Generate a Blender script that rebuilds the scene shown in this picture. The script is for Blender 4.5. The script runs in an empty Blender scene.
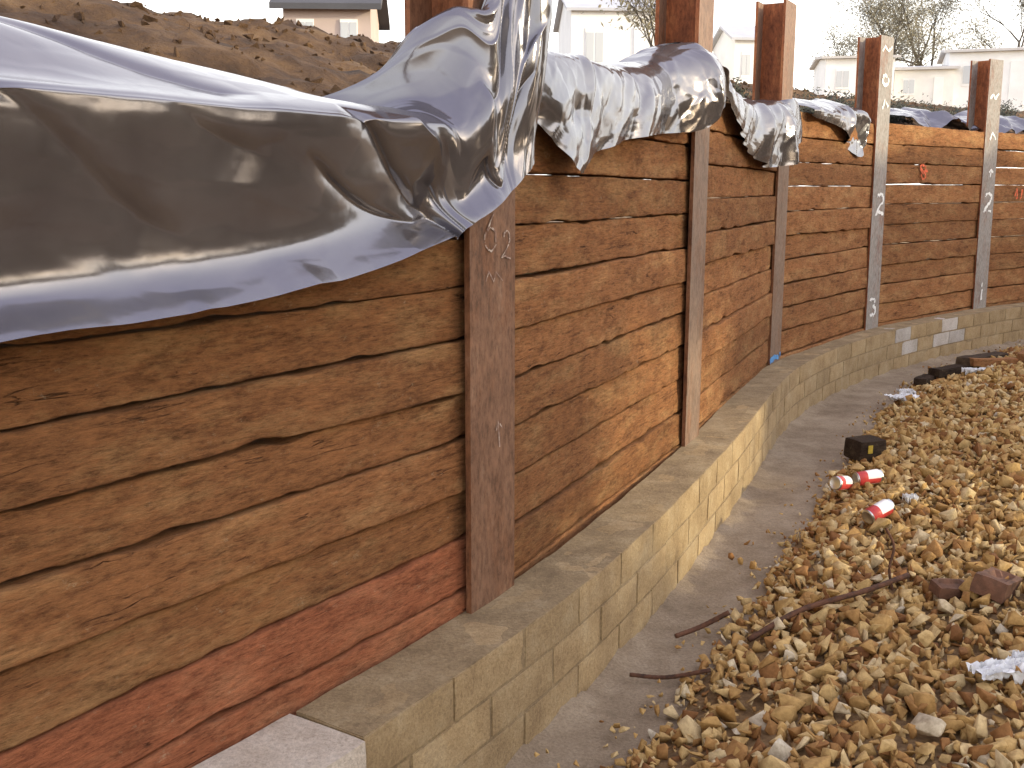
import bpy, bmesh, math, random
import numpy as np
from mathutils import Vector, Matrix, noise
random.seed(7); rng=np.random.default_rng(7)
sc=bpy.context.scene
sc.view_settings.view_transform='Standard'; sc.view_settings.look='None'; sc.view_settings.exposure=0
COL=sc.collection

# ---------------------------------------------------------------- helpers
def new_obj(name,verts,faces,mats=(),smooth=False,label=None,category=None,kind=None,group=None,parent=None,midx=None):
    me=bpy.data.meshes.new(name); me.from_pydata([tuple(v) for v in verts],[],[tuple(f) for f in faces]); me.update()
    for m in mats: me.materials.append(m)
    if midx is not None: me.polygons.foreach_set('material_index',midx)
    if smooth: me.polygons.foreach_set('use_smooth',[True]*len(me.polygons))
    ob=bpy.data.objects.new(name,me); COL.objects.link(ob); tag(ob,label,category,kind,group)
    if parent: ob.parent=parent
    return ob
def tag(ob,label=None,category=None,kind=None,group=None):
    if label: ob['label']=label
    if category: ob['category']=category
    if kind: ob['kind']=kind
    if group: ob['group']=group
def empty(name,loc,rotz=0,**k):
    ob=bpy.data.objects.new(name,None); ob.location=loc; ob.rotation_euler=(0,0,rotz); ob.empty_display_size=.2
    COL.objects.link(ob); tag(ob,**k); return ob

_tpl={}
def box_tpl(nx,ny,nz):
    k=(nx,ny,nz)
    if k in _tpl: return _tpl[k]
    idx={};V=[];F=[]
    def vid(i,j,l):
        if (i,j,l) not in idx:
            idx[(i,j,l)]=len(V); V.append((i/nx-.5,j/ny-.5,l/nz-.5))
        return idx[(i,j,l)]
    for i in range(nx):
        for j in range(ny):
            F.append((vid(i,j,0),vid(i,j+1,0),vid(i+1,j+1,0),vid(i+1,j,0)))
            F.append((vid(i,j,nz),vid(i+1,j,nz),vid(i+1,j+1,nz),vid(i,j+1,nz)))
    for i in range(nx):
        for l in range(nz):
            F.append((vid(i,0,l),vid(i+1,0,l),vid(i+1,0,l+1),vid(i,0,l+1)))
            F.append((vid(i,ny,l),vid(i,ny,l+1),vid(i+1,ny,l+1),vid(i+1,ny,l)))
    for j in range(ny):
        for l in range(nz):
            F.append((vid(0,j,l),vid(0,j,l+1),vid(0,j+1,l+1),vid(0,j+1,l)))
            F.append((vid(nx,j,l),vid(nx,j+1,l),vid(nx,j+1,l+1),vid(nx,j,l+1)))
    _tpl[k]=(np.array(V),F); return _tpl[k]
def rough_box(dim,n,r,amp=0,freq=5,seed=0,zlev=None,ylev=None):
    V,F=box_tpl(*n); V=V.copy()
    if zlev is not None: V[:,2]=np.interp(V[:,2],np.linspace(-.5,.5,len(zlev)),zlev)
    if ylev is not None: V[:,1]=np.interp(V[:,1],np.linspace(-.5,.5,len(ylev)),ylev)
    V=V*np.array(dim); h=np.array(dim)/2
    q=np.clip(V,-(h-r),h-r); d=V-q; ln=np.linalg.norm(d,axis=1,keepdims=True); ln[ln==0]=1
    V=q+d/ln*r
    if amp:
        o=Vector((seed*7.13,seed*3.7,seed*1.9))
        D=np.array([tuple(noise.noise_vector(Vector(v)*freq+o)) for v in V]); V=V+D*amp
    return V,F

def nodes(name):
    m=bpy.data.materials.new(name); m.use_nodes=True; nt=m.node_tree
    return m,nt,nt.nodes['Principled BSDF']
def N(nt,t,**k):
    n=nt.nodes.new(t)
    for a,b in k.items():
        if a in n.inputs: n.inputs[a].default_value=b
        else: setattr(n,a,b)
    return n
def ramp(nt,stops,fac):
    r=nt.nodes.new('ShaderNodeValToRGB'); e=r.color_ramp.elements
    while len(e)>1: e.remove(e[-1])
    e[0].position=stops[0][0]; e[0].color=(*stops[0][1],1)
    for p,c in stops[1:]:
        x=e.new(p); x.color=(*c,1)
    nt.links.new(fac,r.inputs[0]); return r
def coords(nt,scale=(1,1,1),rand=False,kind='Object'):
    tc=N(nt,'ShaderNodeTexCoord'); out=tc.outputs[kind]
    if rand:
        oi=N(nt,'ShaderNodeObjectInfo'); mu=N(nt,'ShaderNodeMath',operation='MULTIPLY'); mu.inputs[1].default_value=57
        nt.links.new(oi.outputs['Random'],mu.inputs[0]); va=N(nt,'ShaderNodeVectorMath',operation='ADD')
        nt.links.new(out,va.inputs[0]); nt.links.new(mu.outputs[0],va.inputs[1]); out=va.outputs[0]
    mp=N(nt,'ShaderNodeMapping'); mp.inputs['Scale'].default_value=scale; nt.links.new(out,mp.inputs['Vector'])
    return mp.outputs[0]
def noise_n(nt,vec,scale,detail=6,rough=.6,dist=0):
    n=N(nt,'ShaderNodeTexNoise'); n.inputs['Scale'].default_value=scale; n.inputs['Detail'].default_value=detail
    n.inputs['Roughness'].default_value=rough; n.inputs['Distortion'].default_value=dist; nt.links.new(vec,n.inputs['Vector']); return n
def mix(nt,fac,a,b,mode='MIX'):
    m=N(nt,'ShaderNodeMix',data_type='RGBA',blend_type=mode)
    for s,v in ((m.inputs[0],fac),(m.inputs[6],a),(m.inputs[7],b)):
        if isinstance(v,(int,float)): s.default_value=v
        elif isinstance(v,tuple): s.default_value=(*v,1)
        else: nt.links.new(v,s)
    return m.outputs[2]
def math_n(nt,op,a,b=None,c=None):
    m=N(nt,'ShaderNodeMath',operation=op)
    for i,v in enumerate((a,b,c)):
        if v is None: continue
        if isinstance(v,(int,float)): m.inputs[i].default_value=v
        else: nt.links.new(v,m.inputs[i])
    return m.outputs[0]
def bump(nt,b,h,strength=.5,dist=.01):
    n=N(nt,'ShaderNodeBump'); n.inputs['Strength'].default_value=strength; n.inputs['Distance'].default_value=dist
    nt.links.new(h,n.inputs['Height']); nt.links.new(n.outputs[0],b.inputs['Normal']); return n
def simple(name,stops,scale=4,rough=.8,bs=.4,bd=.01,bscale=30,stretch=(1,1,1),rand=False,detail=7,metal=0,spec=.4):
    m,nt,b=nodes(name); v=coords(nt,stretch,rand)
    n=noise_n(nt,v,scale,detail,.65); r=ramp(nt,stops,n.outputs[0])
    nt.links.new(r.outputs[0],b.inputs['Base Color']); b.inputs['Roughness'].default_value=rough
    b.inputs['Metallic'].default_value=metal; b.inputs['Specular IOR Level'].default_value=spec
    if bs: n2=noise_n(nt,v,bscale,8,.7); bump(nt,b,n2.outputs[0],bs,bd)
    return m

# ---------------------------------------------------------------- materials
def wood(name,dark,mid,light,worn):
    m,nt,b=nodes(name)
    vg=coords(nt,(2.6,18,18),True); vb=coords(nt,(1.8,3.2,6),True); vf=coords(nt,(18,85,85),True); vp=coords(nt,(6,8,10),True); vc=coords(nt,(.55,13,13),True)
    g=noise_n(nt,vg,1.6,12,.82,0); r=ramp(nt,[(.3,dark),(.44,mid),(.58,mid),(.74,light)],g.outputs[0])
    p=noise_n(nt,vb,1.5,9,.72,0); pr=ramp(nt,[(.48,(0,0,0)),(.66,(1,1,1))],p.outputs[0])
    c=mix(nt,pr.outputs[0],r.outputs[0],mix(nt,.38,r.outputs[0],worn))
    p2=noise_n(nt,vb,3.1,10,.8,0); pr2=ramp(nt,[(.33,(.48,.43,.40)),(.48,(.97,.97,.97)),(.7,(1.16,1.13,1.10))],p2.outputs[0])
    c=mix(nt,1.0,c,pr2.outputs[0],'MULTIPLY')
    f=noise_n(nt,vf,1.2,8,.8); fr=ramp(nt,[(.3,(.34,.30,.28)),(.47,(1,1,1)),(.72,(1.65,1.58,1.5))],f.outputs[0])
    c=mix(nt,.95,c,fr.outputs[0],'MULTIPLY')
    ck=noise_n(nt,vc,1.9,3,.5,0); a=math_n(nt,'ABSOLUTE',math_n(nt,'SUBTRACT',ck.outputs[0],.5)); cr=ramp(nt,[(0,(0,0,0)),(.007,(1,1,1))],a)
    gate=ramp(nt,[(.42,(0,0,0)),(.50,(1,1,1))],p.outputs[0])
    crk=N(nt,'ShaderNodeClamp'); nt.links.new(mix(nt,1.0,cr.outputs[0],gate.outputs[0],'ADD'),crk.inputs[0])
    c=mix(nt,crk.outputs[0],mix(nt,.7,c,(.02,.011,.006)),c)
    s=noise_n(nt,vp,3.0,10,.85); sr=ramp(nt,[(.59,(0,0,0)),(.68,(.6,.6,.6))],s.outputs[0])
    c=mix(nt,sr.outputs[0],c,(.52,.41,.26))
    oi=N(nt,'ShaderNodeObjectInfo'); hv=N(nt,'ShaderNodeHueSaturation'); mr=N(nt,'ShaderNodeMapRange')
    mr.inputs[3].default_value=.82; mr.inputs[4].default_value=1.2
    nt.links.new(oi.outputs['Random'],mr.inputs[0]); nt.links.new(mr.outputs[0],hv.inputs['Value']); nt.links.new(c,hv.inputs['Color'])
    nt.links.new(hv.outputs[0],b.inputs['Base Color']); b.inputs['Roughness'].default_value=.88; b.inputs['Specular IOR Level'].default_value=.15
    h=math_n(nt,'ADD',g.outputs[0],f.outputs[0]); h=math_n(nt,'ADD',h,crk.outputs[0])
    bump(nt,b,h,1.0,.012); return m
M_wood=wood('sleeper_wood',(.085,.034,.015),(.27,.122,.050),(.38,.19,.080),(.48,.31,.14))
M_wood_red=wood('reddish_sleeper_wood',(.11,.035,.018),(.34,.122,.058),(.44,.19,.095),(.48,.25,.13))
M_timber_dark=wood('dark_offcut_wood',(.012,.009,.006),(.05,.033,.022),(.10,.07,.048),(.17,.12,.07))

def steel(name,stops,greyf,gcol):
    m,nt,b=nodes(name); v=coords(nt,(1,1,.4),True); n=noise_n(nt,v,9,10,.75); r=ramp(nt,stops,n.outputs[0])
    n2=noise_n(nt,v,60,6,.75); r2=ramp(nt,[(.35,(.5,.45,.42)),(.52,(1,1,1)),(.75,(1.5,1.45,1.4))],n2.outputs[0])
    c=mix(nt,.9,r.outputs[0],r2.outputs[0],'MULTIPLY')
    tc=N(nt,'ShaderNodeTexCoord'); sx=N(nt,'ShaderNodeSeparateXYZ'); nt.links.new(tc.outputs['Normal'],sx.inputs[0])
    so=N(nt,'ShaderNodeSeparateXYZ'); nt.links.new(tc.outputs['Object'],so.inputs[0])
    zr=N(nt,'ShaderNodeMapRange'); zr.inputs[1].default_value=1.9; zr.inputs[2].default_value=2.4; nt.links.new(so.outputs[2],zr.inputs[0])
    fr=math_n(nt,'LESS_THAN',sx.outputs[1],-.8); back=math_n(nt,'SUBTRACT',1,math_n(nt,'MULTIPLY',fr,greyf))
    rust=ramp(nt,[(.3,(.12,.034,.014)),(.5,(.27,.085,.032)),(.7,(.38,.16,.065))],n.outputs[0])
    c=mix(nt,math_n(nt,'MULTIPLY',zr.outputs[0],back),c,mix(nt,.9,rust.outputs[0],r2.outputs[0],'MULTIPLY'))
    n3=noise_n(nt,v,6,9,.8); g3=ramp(nt,[(.36,(.3,.3,.3)),(.5,(1,1,1))],n3.outputs[0])
    c=mix(nt,math_n(nt,'MULTIPLY',math_n(nt,'MULTIPLY',fr,greyf),g3.outputs[0]),c,mix(nt,.7,gcol,r2.outputs[0],'MULTIPLY'))
    nt.links.new(c,b.inputs['Base Color']); b.inputs['Roughness'].default_value=.65; b.inputs['Specular IOR Level'].default_value=.25
    bump(nt,b,n2.outputs[0],.6,.004); return m
ST=[(.3,(.07,.030,.016)),(.45,(.165,.070,.032)),(.58,(.21,.098,.050)),(.72,(.29,.19,.125))]
M_rust=steel('rusty_steel',ST,.25,(.22,.17,.13))
M_rust_mid=steel('brown_grey_rusty_steel',ST,.55,(.24,.20,.16))
M_rust_grey=steel('grey_faced_rusty_steel',[(.3,(.08,.028,.014)),(.5,(.20,.068,.028)),(.65,(.27,.10,.042)),(.8,(.28,.15,.09))],.95,(.30,.28,.26))
M_rebar=simple('rust_iron',[(.35,(.04,.02,.012)),(.6,(.12,.05,.025))],30,.85)
M_chalk=simple('chalk',[(.4,(.75,.74,.72)),(.6,(.9,.9,.88))],60,.9)
M_chalk_f=simple('faint_chalk',[(.42,(.22,.13,.10)),(.6,(.5,.42,.36))],70,.9)
M_orange=simple('orange_paint',[(.4,(.45,.07,.02)),(.6,(.85,.15,.05))],60,.7)
M_blue=simple('blue_tape',[(.4,(.05,.2,.5)),(.6,(.1,.35,.7))],30,.5)

m,nt,b=nodes('black_polythene'); M_poly=m
v=coords(nt,(1,1,1)); n=noise_n(nt,v,5,6,.6); r=ramp(nt,[(.3,(.034,.030,.034)),(.7,(.070,.062,.062))],n.outputs[0])
nd=noise_n(nt,v,22,9,.8); rd=ramp(nt,[(.6,(0,0,0)),(.85,(1,1,1))],nd.outputs[0])
nt.links.new(mix(nt,mix(nt,.14,(0,0,0),rd.outputs[0]),r.outputs[0],(.32,.28,.24)),b.inputs['Base Color'])
rr=ramp(nt,[(.3,(.11,.11,.11)),(.75,(.24,.24,.24))],nd.outputs[0]); nt.links.new(rr.outputs[0],b.inputs['Roughness'])
b.inputs['IOR'].default_value=2.15; b.inputs['Specular IOR Level'].default_value=.6; b.inputs['Specular Tint'].default_value=(.93,.92,1,1)
n3=noise_n(nt,v,14,3,.5,.8); bump(nt,b,n3.outputs[0],.05,.01)

def blockmat(name,a,c,d,var=(.82,1.1),sc_=5):
    m,nt,b=nodes(name); v=coords(nt); geo=N(nt,'ShaderNodeNewGeometry')
    n=noise_n(nt,v,sc_,10,.75); r=ramp(nt,[(.3,a),(.5,c),(.7,d)],n.outputs[0])
    ri=ramp(nt,[(0,(var[0],)*3),(1,(var[1],)*3)],geo.outputs['Random Per Island'])
    c2=mix(nt,1.0,r.outputs[0],ri.outputs[0],'MULTIPLY')
    n2=noise_n(nt,v,90,6,.75); r2=ramp(nt,[(.3,(.62,.6,.58)),(.6,(1.12,1.12,1.12))],n2.outputs[0])
    nt.links.new(mix(nt,.85,c2,r2.outputs[0],'MULTIPLY'),b.inputs['Base Color']); b.inputs['Roughness'].default_value=.92
    bump(nt,b,math_n(nt,'ADD',n.outputs[0],n2.outputs[0]),.8,.008); return m
M_block=blockmat('muddy_concrete_block',(.25,.165,.078),(.375,.265,.135),(.46,.355,.21),(.86,1.08))
M_block_pale=blockmat('pale_concrete_block',(.40,.35,.29),(.51,.46,.41),(.60,.57,.53))
M_mortar=blockmat('mortar',(.18,.122,.062),(.29,.208,.11),(.40,.31,.185),(1,1))
M_slab=blockmat('cream_concrete',(.46,.37,.28),(.62,.53,.43),(.70,.63,.54))
M_strip=blockmat('muddy_concrete_footing',(.16,.112,.066),(.265,.198,.128),(.37,.295,.205),(1,1),2.5)
M_soil=simple('brown_soil',[(.3,(.03,.016,.008)),(.46,(.09,.047,.021)),(.58,(.155,.086,.038)),(.74,(.25,.16,.085))],3,.95,1,.06,11,detail=12)
M_ground=simple('site_ground',[(.3,(.18,.12,.06)),(.55,(.36,.25,.13)),(.75,(.44,.33,.19))],3,.95,.6,.03,20)
M_bed=simple('gravel_bed',[(.35,(.16,.09,.037)),(.6,(.32,.195,.082)),(.75,(.42,.27,.125))],26,.95,1,.03,40)
m,nt,b=nodes('gravel_stone'); M_gravel=m
geo=N(nt,'ShaderNodeNewGeometry'); v=coords(nt)
r=ramp(nt,[(0,(.17,.075,.028)),(.1,(.29,.14,.048)),(.28,(.39,.225,.078)),(.55,(.45,.285,.105)),(.8,(.52,.36,.155)),(.95,(.56,.43,.23)),(1,(.52,.46,.35))],geo.outputs['Random Per Island'])
n=noise_n(nt,v,45,6,.7); r2=ramp(nt,[(.3,(.6,.55,.5)),(.6,(1.1,1.1,1.1))],n.outputs[0])
nt.links.new(mix(nt,.85,r.outputs[0],r2.outputs[0],'MULTIPLY'),b.inputs['Base Color']); b.inputs['Roughness'].default_value=.9; b.inputs['Specular IOR Level'].default_value=.2
bump(nt,b,n.outputs[0],.6,.006)
M_brick=simple('dull_brick',[(.3,(.07,.035,.02)),(.6,(.17,.08,.045))],15,.9,rand=True)
M_paper=simple('white_litter',[(.4,(.6,.6,.6)),(.6,(.8,.8,.8))],8,.6)
M_canred=simple('can_red',[(.4,(.4,.03,.03)),(.6,(.55,.06,.05))],8,.35)
M_canwhite=simple('can_white',[(.4,(.7,.68,.66)),(.6,(.85,.83,.8))],8,.35)
M_metal=simple('can_metal',[(.4,(.5,.5,.5)),(.6,(.7,.7,.7))],8,.3,metal=1)

# ---------------------------------------------------------------- wall layout
P=[Vector(p) for p in [(-1.50,.91),(-.058,3.095),(.915,5.20),(1.944,7.66),(3.315,9.60),(5.04,11.27),(6.96,12.71),(9.05,13.9),(11.2,14.9)]]
def tan(k): return (P[k+1]-P[k]).normalized()
def L(k,s,o,z):
    t=tan(k); p=P[k]+t*s+Vector((t.y,-t.x))*o; return Vector((p.x,p.y,z))
def ptan(k):
    if k==0: return tan(0)
    return (tan(k-1)+tan(min(k,len(P)-2))).normalized()
ext=[P[0]-tan(0)*8,P[0]-tan(0)*4]+P+[P[-1]+(P[-1]-P[-2])*2]
dense=[]
for i in range(1,len(ext)-2):
    a,b_,c,d=ext[i-1],ext[i],ext[i+1],ext[i+2]
    for j in range(40):
        t=j/40
        dense.append(.5*((2*b_)+(c-a)*t+(2*a-5*b_+4*c-d)*t*t+(3*b_-a-3*c+d)*t**3))
dense=np.array([tuple(p) for p in dense])
for _ in range(2):   # ease the bends so the masonry runs as a continuous curve
    pad=np.concatenate([np.repeat(dense[:1],10,0)+(dense[0]-dense[1])*np.arange(10,0,-1)[:,None],dense,np.repeat(dense[-1:],10,0)+(dense[-1]-dense[-2])*np.arange(1,11)[:,None]])
    ker=np.hanning(23)[1:-1]; ker/=ker.sum(); dense=np.stack([np.convolve(pad[:,i],ker,'valid') for i in (0,1)],1)
seg=np.linalg.norm(np.diff(dense,axis=0),axis=1); arc=np.concatenate([[0],np.cumsum(seg)])
arc-=arc[80]
def C(s,o,z=0):
    x=np.interp(s,arc,dense[:,0]); y=np.interp(s,arc,dense[:,1]); e=.3
    tx=np.interp(s+e,arc,dense[:,0])-np.interp(s-e,arc,dense[:,0]); ty=np.interp(s+e,arc,dense[:,1])-np.interp(s-e,arc,dense[:,1]); l=math.hypot(tx,ty)
    return (x+ty/l*o,y-tx/l*o,z)

# ---------------------------------------------------------------- steel posts
def ribbon(pts,w,y):
    V=[];F=[]
    q=[]
    for i in range(len(pts)-1):
        a,b_=pts[i],pts[i+1]
        for t in (0,.34,.67): q.append((a[0]+(b_[0]-a[0])*t+random.gauss(0,w*.14),a[1]+(b_[1]-a[1])*t+random.gauss(0,w*.14)))
    q.append(pts[-1]); n=len(q)
    for i,(x,z) in enumerate(q):
        a=q[max(i-1,0)]; b_=q[min(i+1,n-1)]; dx,dz=b_[0]-a[0],b_[1]-a[1]; l=math.hypot(dx,dz) or 1
        ww=w*random.uniform(.5,1.3)/2
        V+= [(x-dz/l*ww,y,z+dx/l*ww),(x+dz/l*ww,y,z-dx/l*ww)]
        if i and random.random()>.08: F.append((2*i-2,2*i-1,2*i+1,2*i))
    return V,F
def mark(name,parent,strokes,cx,cz,sx,sz,w,mat,y=-.004,label=None,jit=.025):
    V=[];F=[]; sh=random.uniform(-.15,.15)
    for k,st in enumerate(strokes):
        st=[(x+sh*z+random.gauss(0,jit),z+random.gauss(0,jit)) for x,z in st]
        v,f=ribbon([(cx+(x-.5)*sx,cz+(z-.5)*sz) for x,z in st],w,y-.0012*k); n=len(V); V+=v; F+=[tuple(i+n for i in q) for q in f]
    ob=new_obj(name,V,F,[mat],label=label); ob.parent=parent; return ob
def arcp(cx,cy,rx,ry,a0,a1,n=9): return [(cx+rx*math.cos(math.radians(a0+(a1-a0)*i/n)),cy+ry*math.sin(math.radians(a0+(a1-a0)*i/n))) for i in range(n+1)]
G2=[arcp(.45,.72,.35,.27,165,-40,7)+[(.4,.3),(.05,.02),(.45,.1),(.95,.02)]]
G3=[arcp(.45,.75,.35,.24,150,-80,7)+arcp(.45,.27,.4,.27,80,-150,7)]
G6=[[(.8,.98)]+arcp(.5,.3,.42,.3,130,480,12)]
G8=[arcp(.5,.25,.4,.25,90,440,11)+arcp(.5,.75,.36,.24,-90,240,11)]
G1=[[(.35,.8),(.55,1),(.55,0)]]
GA=[[(.5,0),(.5,1)],[(.1,.65),(.5,1),(.9,.65)]]
DP,TF,TW=.21,.018,.014
def hsec(WF):
    a=WF/2; w=TW/2; r=.012
    return [(-a,0),(a,0),(a,TF),(w+r,TF),(w,TF+r),(w,DP-TF-r),(w+r,DP-TF),(a,DP-TF),(a,DP),(-a,DP),(-a,DP-TF),(-w-r,DP-TF),(-w,DP-TF-r),(-w,TF+r),(-w-r,TF),(-a,TF)]
tops=[3.0,3.0,3.0,2.935,2.97,2.97,2.99,3.0]
plabel={1:"rusty steel H-section post with faint chalk marks, partly under black sheeting",
 2:"rusty steel H-section post between timber sleeper bays",3:"rusty steel post with blue tape at its foot",
 4:"tall grey-faced steel post with white chalked numeral 2",5:"grey-faced steel post with white chalk numerals"}
posts=[]
for k in range(0,8):
    t=ptan(k); sec=hsec(.265 if k==1 else .285); n=len(sec); H=tops[k]; V=[];F=[]; zs=[-.3,.4,1,1.6,2.2,H]
    for z in zs: V+=[(x,y,z) for x,y in sec]
    for a in range(len(zs)-1):
        for i in range(n):
            j=(i+1)%n; F.append((a*n+i,a*n+j,(a+1)*n+j,(a+1)*n+i))
    F.append(tuple(range(n))[::-1]); F.append(tuple(range((len(zs)-1)*n,len(zs)*n)))
    ob=new_obj('steel_post',V,F,[M_rust if k<2 else M_rust_mid if k<4 else M_rust_grey],label=plabel.get(k,"rusty steel H-section post holding timber sleepers"),category='post',group='steel posts of the retaining wall')
    ob.location=(P[k].x,P[k].y,0)
    bm=bmesh.new(); bm.from_mesh(ob.data); bmesh.ops.recalc_face_normals(bm,faces=bm.faces); bm.to_mesh(ob.data); bm.free()
    lean={1:.004,2:.010,3:0,4:-.018,5:-.02}.get(k,0); ob.rotation_euler=(0,lean,math.atan2(t.y,t.x))
    posts.append(ob)
mark('chalk_mark',posts[1],G6,-.02,1.53,.08,.11,.006,M_chalk_f); mark('chalk_mark',posts[1],G2,.07,1.49,.06,.08,.005,M_chalk_f)
mark('chalk_mark',posts[1],[[(0,.2),(.3,.9),(.45,.1),(.7,.8),(1,.1)]],0,1.40,.10,.04,.004,M_chalk_f)
mark('chalk_mark',posts[1],GA,.03,.92,.05,.08,.004,M_chalk_f)
mark('chalk_numeral',posts[4],G2,.02,1.53,.20,.19,.030,M_chalk); mark('chalk_numeral',posts[4],G3,0,.6,.17,.16,.030,M_chalk)
mark('chalk_mark',posts[4],[arcp(.5,.5,.45,.45,60,380,9)],0,2.6,.16,.10,.030,M_chalk); mark('chalk_mark',posts[4],[[(0,.2),(.3,.8),(.6,.3),(1,.9)]],0,2.86,.22,.08,.028,M_chalk)
mark('chalk_mark',posts[4],[[(.1,0),(.5,1),(.9,.1)]],.02,2.4,.16,.08,.028,M_chalk)
mark('chalk_numeral',posts[5],G2,.0,1.52,.20,.20,.030,M_chalk); mark('chalk_numeral',posts[5],G1,0,.58,.18,.17,.034,M_chalk)
mark('chalk_mark',posts[5],[[(0,.2),(.3,.8),(.6,.3),(1,.9)]],0,2.6,.2,.08,.028,M_chalk); mark('chalk_mark',posts[5],[[(.1,0),(.5,1),(.9,.1)]],.02,2.2,.15,.08,.026,M_chalk)
mark('chalk_mark',posts[5],GA,.02,1.82,.12,.08,.022,M_chalk)
mark('blue_tape',posts[3],[[(0,.1),(.3,.5),(.7,.4),(1,.6)]],0,.44,.28,.05,.045,M_blue)

# ---------------------------------------------------------------- sleepers
bays=[(0,.308,.152,10),(1,.24,.162,11),(2,.24,.171,11),(3,.24,.18,11),(4,.24,.1825,11),(5,.24,.1825,11),(6,.24,.1825,11)]
seed=0; sleeper={}
ZL=[-.5,-.47,-.42,-.2,.2,.42,.47,.5]; YL=[-.5,-.46,-.38,.4,.5]
for k,z0,rh,n in bays:
    t=tan(k); Lp=(P[k+1]-P[k]).length; ang=math.atan2(t.y,t.x)
    for r_ in range(n):
        seed+=1; dd=random.uniform(-.016,.010)
        length=Lp-.03-random.uniform(0,.03); thick=.125
        V,F=rough_box((length,thick,rh),(130,4,7),.004,zlev=ZL,ylev=YL)
        for i,v in enumerate(V):
            x,y,z=v; top=z/(rh/2)
            j=r_+(1 if z>0 else 0)
            jw=.011*noise.noise(Vector((x*.55,j*9.1,k*5.3)))+.004*noise.noise(Vector((x*4.5,j*4.7,k*2.3)))
            e5=0 if z>0 else 5
            gap=.0015+.009*max(0,noise.noise(Vector((x*1.2,seed*3.1,e5))))+.026*max(0,noise.noise(Vector((x*6,seed*1.7,3+e5)))-.22)+.006*abs(noise.noise(Vector((x*19,seed*2.7,e5))))
            z2=z+abs(top)*(jw)-math.copysign(abs(top)**3*gap,z)
            nv=noise.noise_vector(Vector((x*2,z*7,seed*5.7))); nv2=noise.noise_vector(Vector((x*20,z*40,seed*2.7)))
            y2=y+nv.y*.005+nv2.y*.0045+dd
            if abs(top)>.8: y2+=(.001+.018*max(0,noise.noise(Vector((x*6,seed,e5)))-.1))*(1 if y<0 else -1)*(abs(top)-.8)*5
            V[i]=(x+nv.x*.004,y2,z2)
        red=(k==0 and r_<=1)
        ob=new_obj('railway_sleeper',V,F,[M_wood_red if red else M_wood],smooth=True,
            label=("reddish wet timber sleeper low in the retaining wall" if red else "weathered brown timber sleeper laid horizontally between steel posts"),
            category='timber sleeper',group='timber sleepers of the retaining wall')
        c=L(k,Lp/2,-.036-thick/2,z0+rh*(r_+.5)); ob.location=c; ob.rotation_euler=(random.uniform(-.04,.03),random.uniform(-.002,.002),ang); sleeper[(k,r_)]=ob
Lp4=(P[5]-P[4]).length
mark('orange_mark',sleeper[(4,8)],G8+[[(-.2,.9),(.5,.5),(1.1,.7)]],.85-Lp4/2,0.02,.14,.12,.020,M_orange,y=-.092,jit=.07)
mark('orange_mark',sleeper[(5,7)],[[(0,.3),(.3,.9),(.5,.4),(.2,.1),(.8,.2),(1,.8)]],.62-1.2,0.0,.16,.13,.022,M_orange,y=-.092,jit=.07)

# ---------------------------------------------------------------- block wall
V=[];F=[];MI=[]
def add(v,f,mi,fn):
    n=len(V); V.extend([fn(p) for p in v]); F.extend([tuple(i+n for i in q) for q in f]); MI.extend([mi]*len(f))
S0,S1=-.86,15.0; FO=.20
def wob(s,o,z):
    return .004*noise.noise(Vector((s*1.2,z*2,4)))+.0015*noise.noise(Vector((s*7,z*9,o*7)))
nst=int((S1-S0)/.03)
v,f=box_tpl(nst,4,10)
def mf(p):
    s=(S0+.004)+(p[0]+.5)*(S1-S0-.008); o=-.02+(p[1]+.5)*(FO-.0048+.02); z=-.05+(p[2]+.5)*(.3960+.05)
    n1=noise.noise(Vector((s*6,z*11,o*11)))*.005; n2=noise.noise(Vector((s*26,z*36,o*26)))*.0018
    if p[1]>.49: o+=n1+n2
    if p[2]>.49: z+=n1+n2
    return C(s,o+wob(s,0,z),z)
add(v,f,1,mf)
bl=.36;ch=.133
for c_ in range(3):
    s=S0-(bl/2 if c_%2 else 0)
    while s<S1:
        a=max(s,S0); e=min(s+bl,S1)-.010
        if e-a>.06:
            seed+=1; h=ch-.010
            v,f=rough_box((e-a,.185,h),(10,4,4),.005,.0016,14,seed)
            dz=random.uniform(-.001,.0012); do=random.uniform(-.0015,.0025); mid=(a+e)/2; yaw=random.uniform(-.008,.008)
            pale=(c_>=1 and 7.4<mid<9.0 and random.random()<.5)
            add(v,f,2 if pale else 0,lambda p:C(mid+p[0],FO-.0925+do-p[1]+yaw*p[0]+wob(mid+p[0],0,ch*c_+ch/2+p[2]),ch*c_+ch/2+p[2]+dz+.001))
        s+=bl
new_obj('block_wall',V,F,[M_block,M_mortar,M_block_pale],midx=MI,smooth=False,label="low curved wall of muddy concrete blocks along the foot of the timbers",category='wall')
v,f=rough_box((.9,.235,.38),(30,8,10),.006,.003,6,3)
new_obj('concrete_slab',[C(S0-.455+p[0],.085-p[1]+(.012 if p[1]<0 else 0),.205+p[2]) for p in v],f,[M_slab],smooth=False,label="pale cream concrete slab at the end of the block wall",category='concrete slab')

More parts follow.
